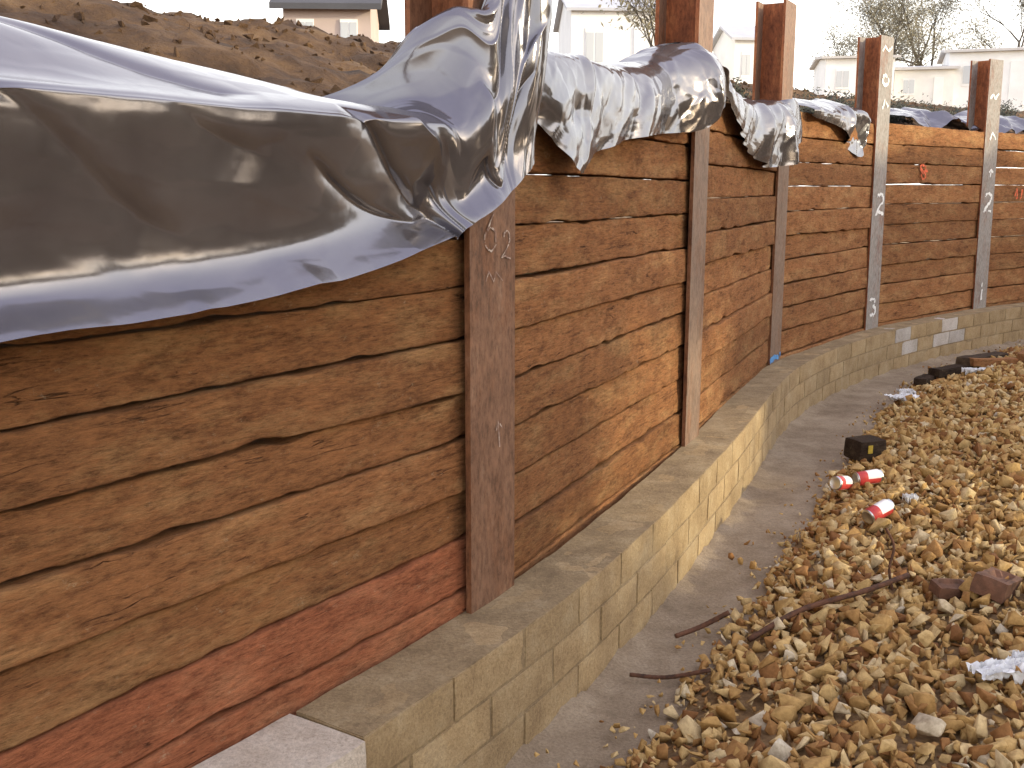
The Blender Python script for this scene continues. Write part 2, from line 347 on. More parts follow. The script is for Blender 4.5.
# ---------------------------------------------------------------- ground
new_obj('ground',[(-400,-400,-.05),(400,-400,-.05),(400,400,-.05),(-400,400,-.05)],[(0,1,2,3)],[M_ground],kind='structure')
def edge(s): return float(np.interp(s,[-3,-.5,0,.5,1.4,2.3,3.3,4.4,6,7.5,9,12],[.42,.44,.46,.49,.52,.57,.65,.74,.70,.56,.5,.5]))+.02*math.sin(s*5.3+1)+.015*math.sin(s*11)
def mound(s,o): 
    q=max(0,min(1,(o-edge(s))/1.3)); return .19*q*(2-q)*.8+.04*noise.noise(Vector((s*1.1,o*1.3,2)))*min(1,q*4)
def sheetgrid(name,sv,ov,zf,mat,**k):
    V=[C(s,o,zf(s,o)) for s in sv for o in ov]; m_=len(ov)
    F=[(i*m_+j,i*m_+j+1,(i+1)*m_+j+1,(i+1)*m_+j) for i in range(len(sv)-1) for j in range(m_-1)]
    return new_obj(name,V,F,[mat],smooth=True,**k)
sheetgrid('concrete_footing_path',np.arange(-3,16,.04),np.linspace(.17,1.1,36),lambda s,o:.006+.010*noise.noise(Vector((s*4,o*5,0)))+.005*noise.noise(Vector((s*17,o*17,3)))+max(0,(.265-o)/.08)*(.022+.03*noise.noise(Vector((s*5,1,0)))+.02*noise.noise(Vector((s*19,o*12,0))))-.02*max(0,(o-.7)),M_strip,kind='structure')
sv=np.arange(-3,16,.08); tt=np.linspace(0,1,30)
sheetgrid('gravel_bed_ground',sv,tt,lambda s,o:0,M_bed,kind='structure')
bed=bpy.data.objects['gravel_bed_ground']
co=[]
for s in sv:
    e=edge(s)
    for t_ in tt:
        o=e+t_*(3.9); x,y,_=C(s,o); co+= [x,y,mound(s,o)+.018-(.03 if t_==0 else 0)]
bed.data.vertices.foreach_set('co',co); bed.data.update()

variants=[]
for i in range(36):
    bm=bmesh.new(); n=random.choice([6,7,8,9])
    sx,sy,sz=1,random.uniform(.6,.95),random.uniform(.5,.85)
    for _ in range(n):
        p=[random.uniform(-1,1) for _ in range(3)]; a=random.randrange(3); p[a]=random.choice([-1,1])*random.uniform(.85,1); p=Vector(p)*.88
        bm.verts.new((p.x*sx,p.y*sy,p.z*sz))
    r_=bmesh.ops.convex_hull(bm,input=bm.verts)
    bmesh.ops.delete(bm,geom=[g_ for g_ in set(r_['geom_interior']) if isinstance(g_,bmesh.types.BMVert)],context='VERTS')
    bmesh.ops.bevel(bm,geom=list(bm.edges),offset=.04,segments=1,affect='EDGES')
    bmesh.ops.triangulate(bm,faces=bm.faces); bm.verts.ensure_lookup_table(); bm.verts.index_update()
    variants.append((np.array([tuple(v.co) for v in bm.verts]),np.array([[v.index for v in f_.verts] for f_ in bm.faces]))); bm.free()
NS=50000
ss=rng.uniform(-1.2,11.8,NS); oo=rng.uniform(0,1,NS)**1.0*2.9
pos=np.empty((NS,3)); size=np.clip(rng.lognormal(math.log(.0238),.38,NS),.010,.054)
for i in range(NS):
    e=edge(ss[i])+.02*rng.normal(); o=e+oo[i]
    if rng.random()<.007: o=e-abs(rng.normal())*.08; size[i]*=.45
    if oo[i]<.12: size[i]*=.75
    o=max(o,.24); x,y,_=C(ss[i],o); pos[i]=(x,y,mound(ss[i],o)+size[i]*rng.uniform(.2,.7)+rng.uniform(0,.03)*min(1,oo[i]*4)+.008)
AV=[];AF=[];off=0; vi=rng.integers(0,len(variants),NS)
for k in range(len(variants)):
    idx=np.where(vi==k)[0]; Vv,Fv=variants[k]; n=len(idx); q=rng.normal(size=(n,4)); q/=np.linalg.norm(q,axis=1,keepdims=True)
    w,x,y,z=q.T
    R=np.stack([1-2*(y*y+z*z),2*(x*y-w*z),2*(x*z+w*y),2*(x*y+w*z),1-2*(x*x+z*z),2*(y*z-w*x),2*(x*z-w*y),2*(y*z+w*x),1-2*(x*x+y*y)],1).reshape(n,3,3)
    W=np.einsum('nij,vj->nvi',R,Vv)*size[idx][:,None,None]+pos[idx][:,None,:]
    AV.append(W.reshape(-1,3)); AF.append((Fv[None]+(np.arange(n)*len(Vv))[:,None,None]+off).reshape(-1,3)); off+=n*len(Vv)
AV=np.concatenate(AV);AF=np.concatenate(AF)
me=bpy.data.meshes.new('gravel'); me.vertices.add(len(AV)); me.vertices.foreach_set('co',AV.ravel()); me.loops.add(AF.size); me.loops.foreach_set('vertex_index',AF.ravel().astype(np.int32))
me.polygons.add(len(AF)); me.polygons.foreach_set('loop_start',np.arange(0,AF.size,3,dtype=np.int32)); me.polygons.foreach_set('loop_total',np.full(len(AF),3,dtype=np.int32)); me.update(calc_edges=True); me.validate()
me.materials.append(M_gravel); go=bpy.data.objects.new('gravel',me); COL.objects.link(go); tag(go,"loose golden brown crushed stone spread beside the footing",'gravel','stuff')

# ---------------------------------------------------------------- earth bank behind the wall
def ztop_s(s):
    xs=[-8,-.3,.3,2.3,5.0,7.4,20]; zs=[1.80,1.80,1.98,2.0,2.10,2.2,2.24]; return np.interp(s,xs,zs)
def crest(s): return np.interp(s,[-8,-2,0,2.5,5,8,14],[3.6,3.5,3.4,1.9,1.7,1.5,1.5])
def bank_z(s,q):
    c=crest(s); z0=ztop_s(s)-.14; u=min(1,max(0,(q-.15)/c)); u=u*u*(3-2*u)*.5+u*.5
    zc=float(np.interp(s,[0,1,3.5,5,7],[2.84,2.56,2.46,2.56,2.68]))
    z=z0+(zc-z0)*u
    if q>c: z+= .055*min(q-c,70)
    a=.07*min(1,q*1.5)
    z+=a*noise.noise(Vector((s*1.7,q*1.9,0)))+a*.7*noise.noise(Vector((s*4.7,q*5,3)))+a*.45*noise.noise(Vector((s*12,q*12,6)))
    if q>5: z+=.4*noise.noise(Vector((s*.3,q*.1,9)))
    return z
qs=np.concatenate([np.linspace(.16,4.2,72),[4.6,5.2,6,7,8.5,10,13,17,22,30,40,55,75,110,160,260]])
ss_=np.arange(-8.5,16.0,.085)
V=[C(s,-q,bank_z(s,q)) for s in ss_ for q in qs]; m_=len(qs)
F=[(i*m_+j,(i+1)*m_+j,(i+1)*m_+j+1,i*m_+j+1) for i in range(len(ss_)-1) for j in range(m_-1)]
new_obj('earth_bank_terrain',V,F,[M_soil],smooth=True,kind='structure')
V=[];F=[]
for i in range(6000):
    s=random.uniform(-3,11); q=random.uniform(.25,crest(s)+.4); x,y,_=C(s,-q); z=bank_z(s,q); vv,ff=random.choice(variants); r_=random.choice([.008,.01,.012,.015,.02,.03]); n=len(V)
    M_=Matrix.Rotation(random.uniform(0,6.28),3,Vector(rng.normal(size=3)).normalized())
    V+=[tuple(M_@Vector(p)*r_+Vector((x,y,z))) for p in vv]; F+=[tuple(int(a)+n for a in t_) for t_ in ff]
new_obj('soil_clods',V,F,[M_soil],label="loose soil clods and stones on the earth bank",category='soil',kind='stuff')

# ---------------------------------------------------------------- plastic sheets (thin creased film)
def crm(P4,t):
    a,b_,c,d=P4; return .5*((2*b_)+(c-a)*t+(2*a-5*b_+4*c-d)*t*t+(3*b_-a-3*c+d)*t**3)
def crspline(A,n):
    A=np.asarray(A,dtype=float); m_=len(A); out=[]
    E=np.concatenate([[2*A[0]-A[1]],A,[2*A[-1]-A[-2]]])
    for u in np.linspace(0,m_-1,n):
        i=min(int(u),m_-2); out.append(crm((E[i],E[i+1],E[i+2],E[i+3]),u-i))
    return np.array(out)
def facets(U,W,cell,sd,soft=.02):
    """piecewise planar crumple: difference of two faceted paraboloids"""
    r=np.random.default_rng(sd); u0,u1,w0,w1=U.min()-cell,U.max()+cell,W.min()-cell,W.max()+cell
    n=max(4,int((u1-u0)*(w1-w0)/cell**2)); out=0
    for sg in (1,-1):
        pts=np.stack([r.uniform(u0,u1,n),r.uniform(w0,w1,n)],1); k=1/(soft*cell*cell)
        D=((U[...,None]-pts[:,0])**2+(W[...,None]-pts[:,1])**2); mn=D.min(-1)
        out=out+sg*(mn-np.log(np.exp(-(D-mn[...,None])*k).sum(-1))/k)
    return out/cell   # slope ~1
def sheet(G,nr,nc,dispf,label):
    G=np.array(G,dtype=float)
    A=np.stack([crspline(G[:,j],nr) for j in range(G.shape[1])],1); A=np.stack([crspline(A[i],nc) for i in range(nr)],0)
    du=np.gradient(A,axis=0); dv=np.gradient(A,axis=1); nn=np.cross(dv,du); nn/=np.linalg.norm(nn,axis=2,keepdims=True)+1e-9
    U=np.cumsum(np.linalg.norm(dv,axis=2),axis=1); W=np.cumsum(np.linalg.norm(du,axis=2),axis=0)
    aa,bb=np.meshgrid(np.linspace(0,1,nr),np.linspace(0,1,nc),indexing='ij')
    out=A+nn*dispf(aa,bb,U,W)[...,None]
    V=out.reshape(-1,3); F=[(i*nc+j,i*nc+j+1,(i+1)*nc+j+1,(i+1)*nc+j) for i in range(nr-1) for j in range(nc-1)]
    return new_obj('plastic_sheet',V,F,[M_poly],smooth=True,label=label,category='plastic sheet',group='black plastic sheets draped over the timber wall')
t0=tan(0); n0=Vector((t0.y,-t0.x))
def Q(sp,o,z): p=P[1]-t0*sp+n0*o; return (p.x,p.y,z)
cols=[2.6,2.0,1.5,1.1,.8,.62,.48,.38,.29,.235,.19,.145,.09,.01,-.07,-.15]
backz=[2.07,2.06,2.03,1.99,1.96,1.94,1.92,1.91,1.90]
hemz =[1.35,1.375,1.40,1.415,1.44,1.465,1.49,1.515,1.54]
colsdef=[]
for b0,h0 in zip(backz,hemz):
    colsdef.append([(-.42,b0),(-.22,b0-.04),(-.05,1.865),(.035,1.83),(.05,1.80),(.03,(1.83+h0)/2+.04),(.015,h0+.085),(.09,h0)])
colsdef+= [
 [(-.22,1.96),(-.14,1.96),(-.05,1.89),(.04,1.84),(.07,1.79),(.06,1.70),(.05,1.62),(.10,1.56)],
 [(-.12,2.06),(-.08,2.06),(-.03,1.99),(.04,1.92),(.09,1.83),(.08,1.74),(.06,1.65),(.11,1.58)],
 [(-.05,2.08),(-.02,2.12),(.01,2.05),(.05,1.98),(.11,1.88),(.09,1.78),(.07,1.68),(.12,1.605)],
 [(.03,2.12),(.05,2.13),(.05,2.06),(.07,1.98),(.09,1.89),(.08,1.80),(.08,1.71),(.12,1.635)],
 [(.04,2.46),(.05,2.36),(.06,2.21),(.08,2.07),(.10,1.96),(.10,1.87),(.09,1.76),(.11,1.675)],
 [(.10,2.70),(.11,2.50),(.12,2.33),(.13,2.17),(.13,2.06),(.12,1.95),(.10,1.83),(.10,1.73)],
 [(.02,2.70),(.03,2.52),(.04,2.36),(.05,2.22),(.06,2.13),(.05,2.02),(.04,1.90),(.04,1.81)]]
NCc=len(cols)
G=[]
for r_ in range(8):
    row=[]
    for c_,sp in enumerate(cols):
        o,z=colsdef[c_][r_]; up=1-r_/7
        sx=sp-(.13*up if c_==NCc-1 else .07*up if c_==NCc-2 else 0)
        row.append(Q(sx,o,z))
    G.append(row)
def disp1(a,b_,U,W):
    bun=np.clip((b_-.56)/.08,0,1)
    cx=U[:,-1].mean()-.14; X=cx-U; Y=W-.46
    h=.085*facets(U*.45,W*1.0,.26,11,.003)*(.12+.42*bun)*np.clip(.25+3*np.abs(a-.43),0,1)
    dz=W-.30; th=np.arctan2(dz,np.maximum(X,.02)); rr=np.hypot(X,dz)
    h+=.17*facets(rr*.30,th*.42,.12,5,.004)*np.clip(rr/.3,0,1)*np.exp(-(rr/.6)**2)
    for (u0,w0,u1,w1,hh,wd) in ((1.02,.0,.50,.34,.024,.014),(.86,.02,.62,.13,-.014,.012),(.62,.13,.36,.31,.018,.010),(1.15,.14,.40,.37,.016,.010),(.5,-.02,.22,.20,.020,.010),(.42,.0,.12,.16,-.014,.010),(.75,.20,.30,.40,.012,.008),(2.0,.05,1.45,.30,.010,.02),(1.5,.02,1.25,.16,.008,.014),(.9,-.3,.55,-.05,.01,.014),(1.9,-.32,1.2,-.06,.012,.02)):
        d=np.array([u1-u0,w1-w0]); l=np.hypot(*d); d=d/l
        t=(X-u0)*d[0]+(Y-w0)*d[1]; n_=-(X-u0)*d[1]+(Y-w0)*d[0]+.035*np.sin(t*8+u0*5)
        pr=np.where(n_>0,np.exp(-np.abs(n_/wd)),np.exp(-np.abs(n_/(wd*6))))
        h+=hh*pr*np.clip(t/.10,0,1)*np.clip((l-t)/.10,0,1)
    h+=.09*facets(U,W*.30,.14,21,.004)*bun
    h+=.022*facets(U*.6,W*1.3,.10,31,.006)*np.clip(.3+3*np.abs(a-.43),0,1)
    h+=.05*facets(U,W*.3,.12,41,.01)*np.clip((a-.88)*8,0,1)
    return h
sheet(G,190,470,disp1,"large shiny black plastic sheet draped over the sleeper wall and post")
def dgen(sd,c1=.36,c2=.13,amp=.22,flat=None):
    def f(a,b_,U,W):
        k=.35+.65*np.clip((a-.3)*3,0,1)
        if flat is not None: k=k*(1-.75*np.clip((b_-flat)/.08,0,1))
        return (amp*facets(U,W*.45,c1,sd,.002)+amp*.5*facets(U+W*.5,W*.5,c2,sd+1,.003)+.07*facets(U,W,.05,sd+2,.008))*k
    return f
cs=[.06,.22,.45,.60,.85,1.3,1.75,2.02,2.14,2.30,2.47,2.52]
Z=[(2.08,2.09,2.10,2.10,2.10,2.14,2.20,2.26,2.27,2.28,2.26,2.22),
(2.09,2.10,2.10,2.10,2.10,2.14,2.20,2.26,2.26,2.26,2.24,2.20),
(2.07,2.06,2.06,2.06,2.07,2.09,2.14,2.19,2.21,2.22,2.20,2.17),
(2.04,1.98,1.90,1.87,1.92,1.98,2.02,2.06,2.10,2.13,2.12,2.12),
(2.03,1.92,1.76,1.71,1.79,1.86,1.89,1.92,1.98,2.03,2.05,2.08)]
OO=[(-.26,)*7+(-.16,.03,.05,.03,.01),(-.10,)*7+(-.06,.04,.06,.04,.02),(0,)*7+(.02,.055,.075,.05,.03),(.03,.03,.06,.04,.03,.05,.03,.05,.07,.085,.06,.035),(.015,.03,.05,.02,.03,.05,.02,.05,.07,.085,.055,.03)]
G=[[tuple(L(1,cs[j],OO[i_][j],Z[i_][j])) for j in range(12)] for i_ in range(5)]
sheet(G,140,300,dgen(50,flat=.70),"creased shiny black plastic sheet over the timber wall top and post")
cs=[.40,.65,1.1,1.6,2.0,2.35,2.50,2.66,2.82,2.88]
Z=[(2.28,2.26,2.21,2.19,2.22,2.25,2.27,2.27,2.24,2.20),(2.28,2.25,2.19,2.17,2.21,2.24,2.25,2.25,2.22,2.18),
(2.26,2.19,2.12,2.10,2.14,2.18,2.20,2.20,2.18,2.15),(2.23,2.09,1.98,1.93,1.96,2.02,2.05,2.08,2.08,2.08),(2.21,2.03,1.89,1.80,1.80,1.86,1.92,1.97,2.0,2.03)]
OO=[(-.18,)*5+(-.10,.04,.06,.05,.03),(-.08,)*5+(-.04,.05,.07,.06,.04),(.01,.01,.03,.01,.03,.04,.06,.08,.07,.05),(.03,.05,.03,.05,.03,.06,.07,.09,.08,.06),(.015,.04,.02,.05,.02,.05,.07,.09,.08,.06)]
G=[[tuple(L(2,cs[j],OO[i_][j],Z[i_][j])) for j in range(10)] for i_ in range(5)]
sheet(G,110,200,dgen(60,.28,.11,.28,flat=.66),"black plastic sheet hanging in a pointed fold over timbers and post")
cs=[.45,.8,1.15,1.5,1.78,1.88]
rows=[[(-.3,z) for z in (2.32,2.35,2.38,2.40,2.39,2.38)],[(-.15,z) for z in (2.28,2.31,2.34,2.37,2.35,2.32)],
[(.01,z) for z in (2.24,2.25,2.26,2.29,2.30,2.26)],[(.03,z) for z in (2.22,2.21,2.2,2.13,2.12,2.18)],[(.015,z) for z in (2.205,2.17,2.13,1.98,1.93,2.12)]]
G=[[tuple(L(3,cs[j],o,z)) for j,(o,z) in enumerate(r_)] for r_ in rows]
sheet(G,100,150,dgen(70,.3,.12,.28),"dull black plastic sheet folded over the wall beside a post")
for k,(s0,s1),sd in ((4,(1.2,2.35),80),(5,(.2,2.2),90)):
    rows=[(-.75,2.48),(-.5,2.42),(-.3,2.35),(-.08,2.27)]
    G=[[tuple(L(k,s0+(s1-s0)*j/4,o+.05*math.sin(j*2+k),z+.05*math.sin(j*2.3+k))) for j in range(5)] for o,z in rows]
    sheet(G,70,120,dgen(sd,.25,.1,.4),"crumpled plastic sheeting lying on the bank behind the wall")

# ---------------------------------------------------------------- debris
def place(ob,x,y,z,rx=0,ry=0,rz=0): ob.location=(x,y,z); ob.rotation_euler=(rx,ry,rz)
def gz(x,y):
    d=np.hypot(dense[:,0]-x,dense[:,1]-y); i=int(np.argmin(d)); return mound(arc[i],d[i])+.03
def timber(x,y,dim,rz,label,mat=M_timber_dark,dz=0,ry=0,name='timber_offcut',cat='timber'):
    global seed; seed+=1
    v,f=rough_box(dim,(14,4,4),.008,.01,6,seed); ob=new_obj(name,v,f,[mat],smooth=False,label=label,category=cat)
    place(ob,x,y,gz(x,y)+dim[2]/2+dz,random.uniform(-.1,.1),ry,rz); return ob
tb=timber(2.15,6.22,(.20,.15,.12),.4,"dark square timber block with a yellow mark on gravel edge")
v,f=rough_box((.035,.004,.05),(3,1,3),.001); yb=new_obj('yellow_mark',v,f,[simple('yellow_paint',[(.4,(.4,.28,.03)),(.6,(.55,.4,.06))],40,.6)],parent=tb); yb.location=(-.03,-.082,.01)
timber(3.85,8.95,(.6,.12,.08),.5,"dark timber offcut lying on the gravel"); timber(4.2,9.25,(.8,.13,.09),.75,"long dark timber offcut on a debris pile",ry=.05)
timber(4.15,8.95,(.4,.11,.07),.1,"short brown timber offcut on gravel",mat=M_wood,dz=.02)
timber(4.55,9.15,(.5,.11,.08),1.0,"brown timber offcut on gravel",mat=M_wood,dz=.02); timber(3.5,8.75,(.28,.10,.06),.9,"short dark timber offcut by the footing")
def brick(x,y,rz,ry=0,s=1):
    global seed; seed+=1
    v,f=rough_box((.215*s,.1025*s,.065*s),(12,6,4),.006,.006,14,seed)
    for i,p in enumerate(v):
        if p[2]>.028*s and abs(p[0])<.07*s and abs(p[1])<.03*s: v[i][2]-=.016*s
    ob=new_obj('brick',v,f,[M_brick],label="muddy brown brick lying on gravel",category='brick',group='loose bricks'); place(ob,x,y,gz(x,y)+.04,.2,ry,rz)
brick(1.80,3.70,.9,.2,1.15); brick(1.64,3.72,.3,.1,.7)
def rod(pts,r,label,name='rusty_bar'):
    A=crspline([list(p) for p in pts],26); V=[];F=[];ns=8
    for i,p in enumerate(A):
        d=Vector(A[min(i+1,25)]-A[max(i-1,0)]).normalized(); a=d.cross(Vector((.1,.2,1))).normalized(); b_=d.cross(a)
        rr=r*(1+.12*(i%2))
        V+=[tuple(Vector(p)+(a*math.cos(q*math.tau/ns)+b_*math.sin(q*math.tau/ns))*rr) for q in range(ns)]
        if i: F+=[((i-1)*ns+q,(i-1)*ns+(q+1)%ns,i*ns+(q+1)%ns,i*ns+q) for q in range(ns)]
    F.append(tuple(range(ns))[::-1]); F.append(tuple(range(25*ns,26*ns)))
    return new_obj(name,V,F,[M_rebar],smooth=True,label=label,category='metal bar')
rod([(.84,3.50,.08),(1.05,3.60,.15),(1.3,3.68,.19),(1.50,3.78,.215)],.010,"rusty reinforcing bar lying across gravel")
rod([(.40,3.33,.03),(.52,3.30,.035),(.66,3.26,.08)],.007,"short rusty steel bar on the footing edge")
rod([(.60,3.62,.04),(.70,3.66,.06),(.80,3.65,.12)],.009,"short dark rusty bar at gravel edge")
rod([(1.46,3.82,.14),(1.45,3.84,.22),(1.47,3.86,.30),(1.45,3.9,.36)],.005,"thin bent rusty wire standing in gravel")
def can(x,y,rz,tilt,crush,label):
    base=empty('drink_can',(x,y,gz(x,y)+.075),rz,label=label,category='drink can',group='discarded drink cans'); base.scale=(1.25,1.15,1.15)
    prof=[(.0,-.058),(.024,-.058),(.027,-.06),(.033,-.052),(.033,-.01),(.033,.045),(.027,.056),(.028,.06),(.024,.058),(.0,.056)]; ns=20;V=[];F=[];MI=[]
    for r_,h in prof:
        for q in range(ns):
            a=q*math.tau/ns; cr=1-crush*.35*math.exp(-(h/.03)**2)*(.5+.5*math.cos(a*2)); V.append((h,r_*math.cos(a)*cr,r_*math.sin(a)))
    for i in range(len(prof)-1):
        for q in range(ns):
            F.append((i*ns+q,i*ns+(q+1)%ns,(i+1)*ns+(q+1)%ns,(i+1)*ns+q)); MI.append(2 if i not in (3,4) else (0 if (i==3 or q%10<3) else 1))
    bd=new_obj('can_body',V,F,[M_canred,M_canwhite,M_metal],midx=MI,smooth=True,parent=base); bd.rotation_euler=(0,tilt,0)
    V=[(.0585+.002,.014*math.cos(a)*.9,.007+.009*math.sin(a)) for a in [i*math.tau/10 for i in range(10)]]
    new_obj('pull_tab',V,[tuple(range(10))],[M_metal],parent=bd)
can(1.74,5.36,.8,.2,.5,"crushed red and white drink can on gravel"); can(1.90,5.42,.2,-.1,.7,"flattened red and white drink can on gravel"); can(1.70,4.68,.5,-.3,.2,"red and white drink can lying on gravel")
def litter(x,y,sx,sy,sd,label,rz=0):
    n=22;V=[];F=[]
    for i in range(n):
        for j in range(n):
            u,w=i/(n-1)-.5,j/(n-1)-.5; p=Vector((u*4,w*4,sd)); V.append((u*sx+.01*noise.noise(p*2),w*sy+.01*noise.noise(p*2.4),.04*(1-abs(noise.noise(p))*2)+.012*noise.noise(p*4)))
            if i and j: F.append(((i-1)*n+j-1,i*n+j-1,i*n+j,(i-1)*n+j))
    ob=new_obj('crumpled_paper',V,F,[M_paper],smooth=False,label=label,category='litter'); place(ob,x,y,gz(x,y)+.03,0,0,rz)
litter(1.50,2.98,.22,.09,3,"crumpled white paper on gravel",.3); litter(1.62,3.03,.12,.07,5,"scrap of white paper on gravel"); litter(2.95,7.8,.22,.14,8,"crumpled white bag on gravel",.5); litter(3.1,8.1,.12,.1,9,"scrap of white litter on gravel")
litter(3.9,8.7,.2,.1,11,"scrap of white litter near timbers"); litter(1.95,4.95,.06,.05,13,"tiny scrap of white litter on gravel")
timber(5.35,10.35,(.06,.06,1.0),.2,"pale timber stake standing at the gravel edge",mat=M_wood,name='timber_stake',cat='stake')

# ---------------------------------------------------------------- houses, trees
def houseMat(n,c,d=.15): return simple(n,[(.3,tuple(x*(1-d) for x in c)),(.7,c)],1.2,.85,.2,.02,20)
M_w=[houseMat('cream_render',(.78,.76,.73)),houseMat('white_render',(.82,.82,.82)),houseMat('pinkish_brick',(.5,.4,.36)),houseMat('grey_cladding',(.6,.62,.64))]
M_roofs=[houseMat('hazed_slate',(.50,.51,.55),.2),houseMat('hazed_tile',(.56,.54,.53),.2),houseMat('dark_slate',(.08,.08,.09),.2)]  # slate and tile of distant houses paled to stand in for haze
M_hazed_glass,_nt,_b=nodes('hazed_window_glass'); _b.inputs['Base Color'].default_value=(.45,.47,.50,1); _b.inputs['Roughness'].default_value=.1  # pane colour lightened in place of distance haze
M_frame=houseMat('window_frame',(.8,.8,.8))
def boxv(x0,x1,y0,y1,z0,z1):
    return [(x,y,z) for z in (z0,z1) for x,y in ((x0,y0),(x1,y0),(x1,y1),(x0,y1))],[(3,2,1,0),(4,5,6,7),(0,1,5,4),(1,2,6,5),(2,3,7,6),(3,0,4,7)]
def join(parts):
    V=[];F=[];MI=[]
    for (v,f),mi in parts:
        n=len(V);V+=v;F+=[tuple(i+n for i in q) for q in f];MI+=[mi]*len(f)
    return V,F,MI
def house(x,y,z,rz,w,d,h,rh,wm,rm,label,name='house',chim=True,door=True):
    e=empty(name,(x,y,z),rz,label=label,category='house')
    V=[(-w/2,-d/2,-1),(w/2,-d/2,-1),(w/2,d/2,-1),(-w/2,d/2,-1),(-w/2,-d/2,h),(w/2,-d/2,h),(w/2,d/2,h),(-w/2,d/2,h),(-w/2,0,h+rh),(w/2,0,h+rh)]
    F=[(0,1,5,4),(2,3,7,6),(1,2,6,9,5),(3,0,4,8,7)]
    new_obj('wall',V,F,[M_w[wm]],parent=e)
    o=.2; sl=rh/(d/2); ez=h-o*sl; t=.12
    V=[]
    for dz in (0.02,t):
        V+=[(-w/2-o,-d/2-o,ez+dz),(w/2+o,-d/2-o,ez+dz),(w/2+o,0,h+rh+dz),(-w/2-o,0,h+rh+dz),(w/2+o,d/2+o,ez+dz),(-w/2-o,d/2+o,ez+dz)]
    F=[(0,1,2,3)[::-1],(3,2,4,5)[::-1],(6,7,8,9),(9,8,10,11),(0,1,7,6),(4,5,11,10),(1,2,8,7),(2,4,10,8),(0,6,9,3),(3,9,11,5)]
    rf=new_obj('roof',V,F,[M_roofs[rm]],parent=e)
    if chim:
        v,f=boxv(w*.3,w*.3+.6,-.35,.35,h+rh*.5,h+rh+.7); v2,f2=boxv(w*.3+.1,w*.3+.3,-.12,.12,h+rh+.702,h+rh+1.0)
        V,F,MI=join([((v,f),0),((v2,f2),0)]); new_obj('chimney',V,F,[M_w[2]],parent=rf)
    nw=max(2,int(w/2.2))
    for i in range(nw):
        cx=-w/2+w*(i+.5)/nw; q=min(1,w/5)
        if i==1 and door:
            v,f=boxv(cx-.4*q,cx+.4*q,-d/2-.06,-d/2+.02,-.1,h*.85); new_obj('door',v,f,[M_frame],parent=e); continue
        parts=[(boxv(cx-.5*q,cx+.5*q,-d/2-.03,-d/2+.02,h*.5,h*.84),0)]
        for g_ in (-1,1): parts.append((boxv(cx+(g_*.25-.2)*q,cx+(g_*.25+.2)*q,-d/2-.045,-d/2-.032,h*.54,h*.80),1))
        V,F,MI=join(parts); new_obj('window',V,F,[M_frame,M_hazed_glass],midx=MI,parent=e)
house(9.4,44,4.5,.1,1.8,3,2.9,.6,1,0,"small white rendered house with grey slate roof",chim=False)
house(15.0,48,4.6,-.15,2.8,4,2.5,.2,1,1,"low white cabin above the earth bank",chim=False)
house(18.0,48,4.6,-.25,2.4,3,2.1,.2,0,1,"small cream cabin above the earth bank",chim=False)
house(21.0,48,4.6,-.3,3.6,4,2.8,.25,1,1,"long white cabin with haze-paled roof",chim=False)
house(25.4,51,4.6,-.3,4.0,5,2.8,.4,1,0,"white bungalow with slate roof and chimney")
house(3.7,42,4.1,.05,3.4,5,3.9,.9,1,0,"white rendered house beyond the earth bank",chim=False)
house(-3.25,20,3.42,.05,1.5,2,1.35,.50,2,2,"dull brick shed with dark slate roof",'shed',False,False)

M_bark=simple('bark',[(.3,(.07,.06,.05)),(.7,(.15,.13,.11))],6,.95,.6)
M_leaf=simple('twig_foliage',[(.3,(.13,.12,.08)),(.6,(.24,.21,.14)),(.8,(.32,.27,.18))],3,.9,0)
M_bush=simple('dark_shrub_foliage',[(.3,(.03,.033,.024)),(.6,(.07,.072,.055)),(.8,(.14,.13,.10))],3,.9,0)
def tree(x,y,z,h,sd,label,dens=900):
    rnd=random.Random(sd); e=empty('tree',(x,y,z),0,label=label,category='tree'); V=[];F=[];tips=[]
    def br(p,d,l,r,lev):
        ns=6 if lev<2 else 4; segs=4; q=p.copy(); rings=[]
        for i in range(segs+1):
            rr=r*(1-.6*i/segs); a=d.orthogonal().normalized(); b_=d.cross(a); n=len(V)
            for k in range(ns): V.append(tuple(q+(a*math.cos(k*math.tau/ns)+b_*math.sin(k*math.tau/ns))*rr))
            rings.append(n)
            if i<segs:
                q=q+d*(l/segs); d=(d+Vector((rnd.gauss(0,.13),rnd.gauss(0,.13),rnd.gauss(.04,.08)))).normalized()
                if lev<4 and i>=1:
                    for _ in range(2 if lev<3 else 1):
                        nd=(d+Vector((rnd.gauss(0,.7),rnd.gauss(0,.7),rnd.gauss(.15,.4)))).normalized(); br(q.copy(),nd,l*rnd.uniform(.5,.68),rr*.55,lev+1)
                if lev>=3: tips.append(q.copy())
        for i in range(segs):
            for k in range(ns): F.append((rings[i]+k,rings[i]+(k+1)%ns,rings[i+1]+(k+1)%ns,rings[i+1]+k))
    br(Vector((0,0,-.5)),Vector((0,0,1)),h*.5,h*.018,0)
    new_obj('trunk',V,F,[M_bark],smooth=True,parent=e)
    V2=[];F2=[]
    for i in range(dens):
        p=rnd.choice(tips)+Vector((rnd.gauss(0,.25),rnd.gauss(0,.25),rnd.gauss(0,.22))); s=rnd.uniform(.04,.10); a=Vector((rnd.gauss(0,1),rnd.gauss(0,1),rnd.gauss(0,1))).normalized(); b_=a.orthogonal().normalized(); n=len(V2)
        V2+=[tuple(p-a*s),tuple(p+b_*s*.35),tuple(p+a*s),tuple(p-b_*s*.35)]; F2.append((n,n+1,n+2,n+3))
    new_obj('crown',V2,F2,[M_leaf],parent=e)
tree(3.1,25,3.4,4.9,2,"bare winter tree with dark branches",1500)
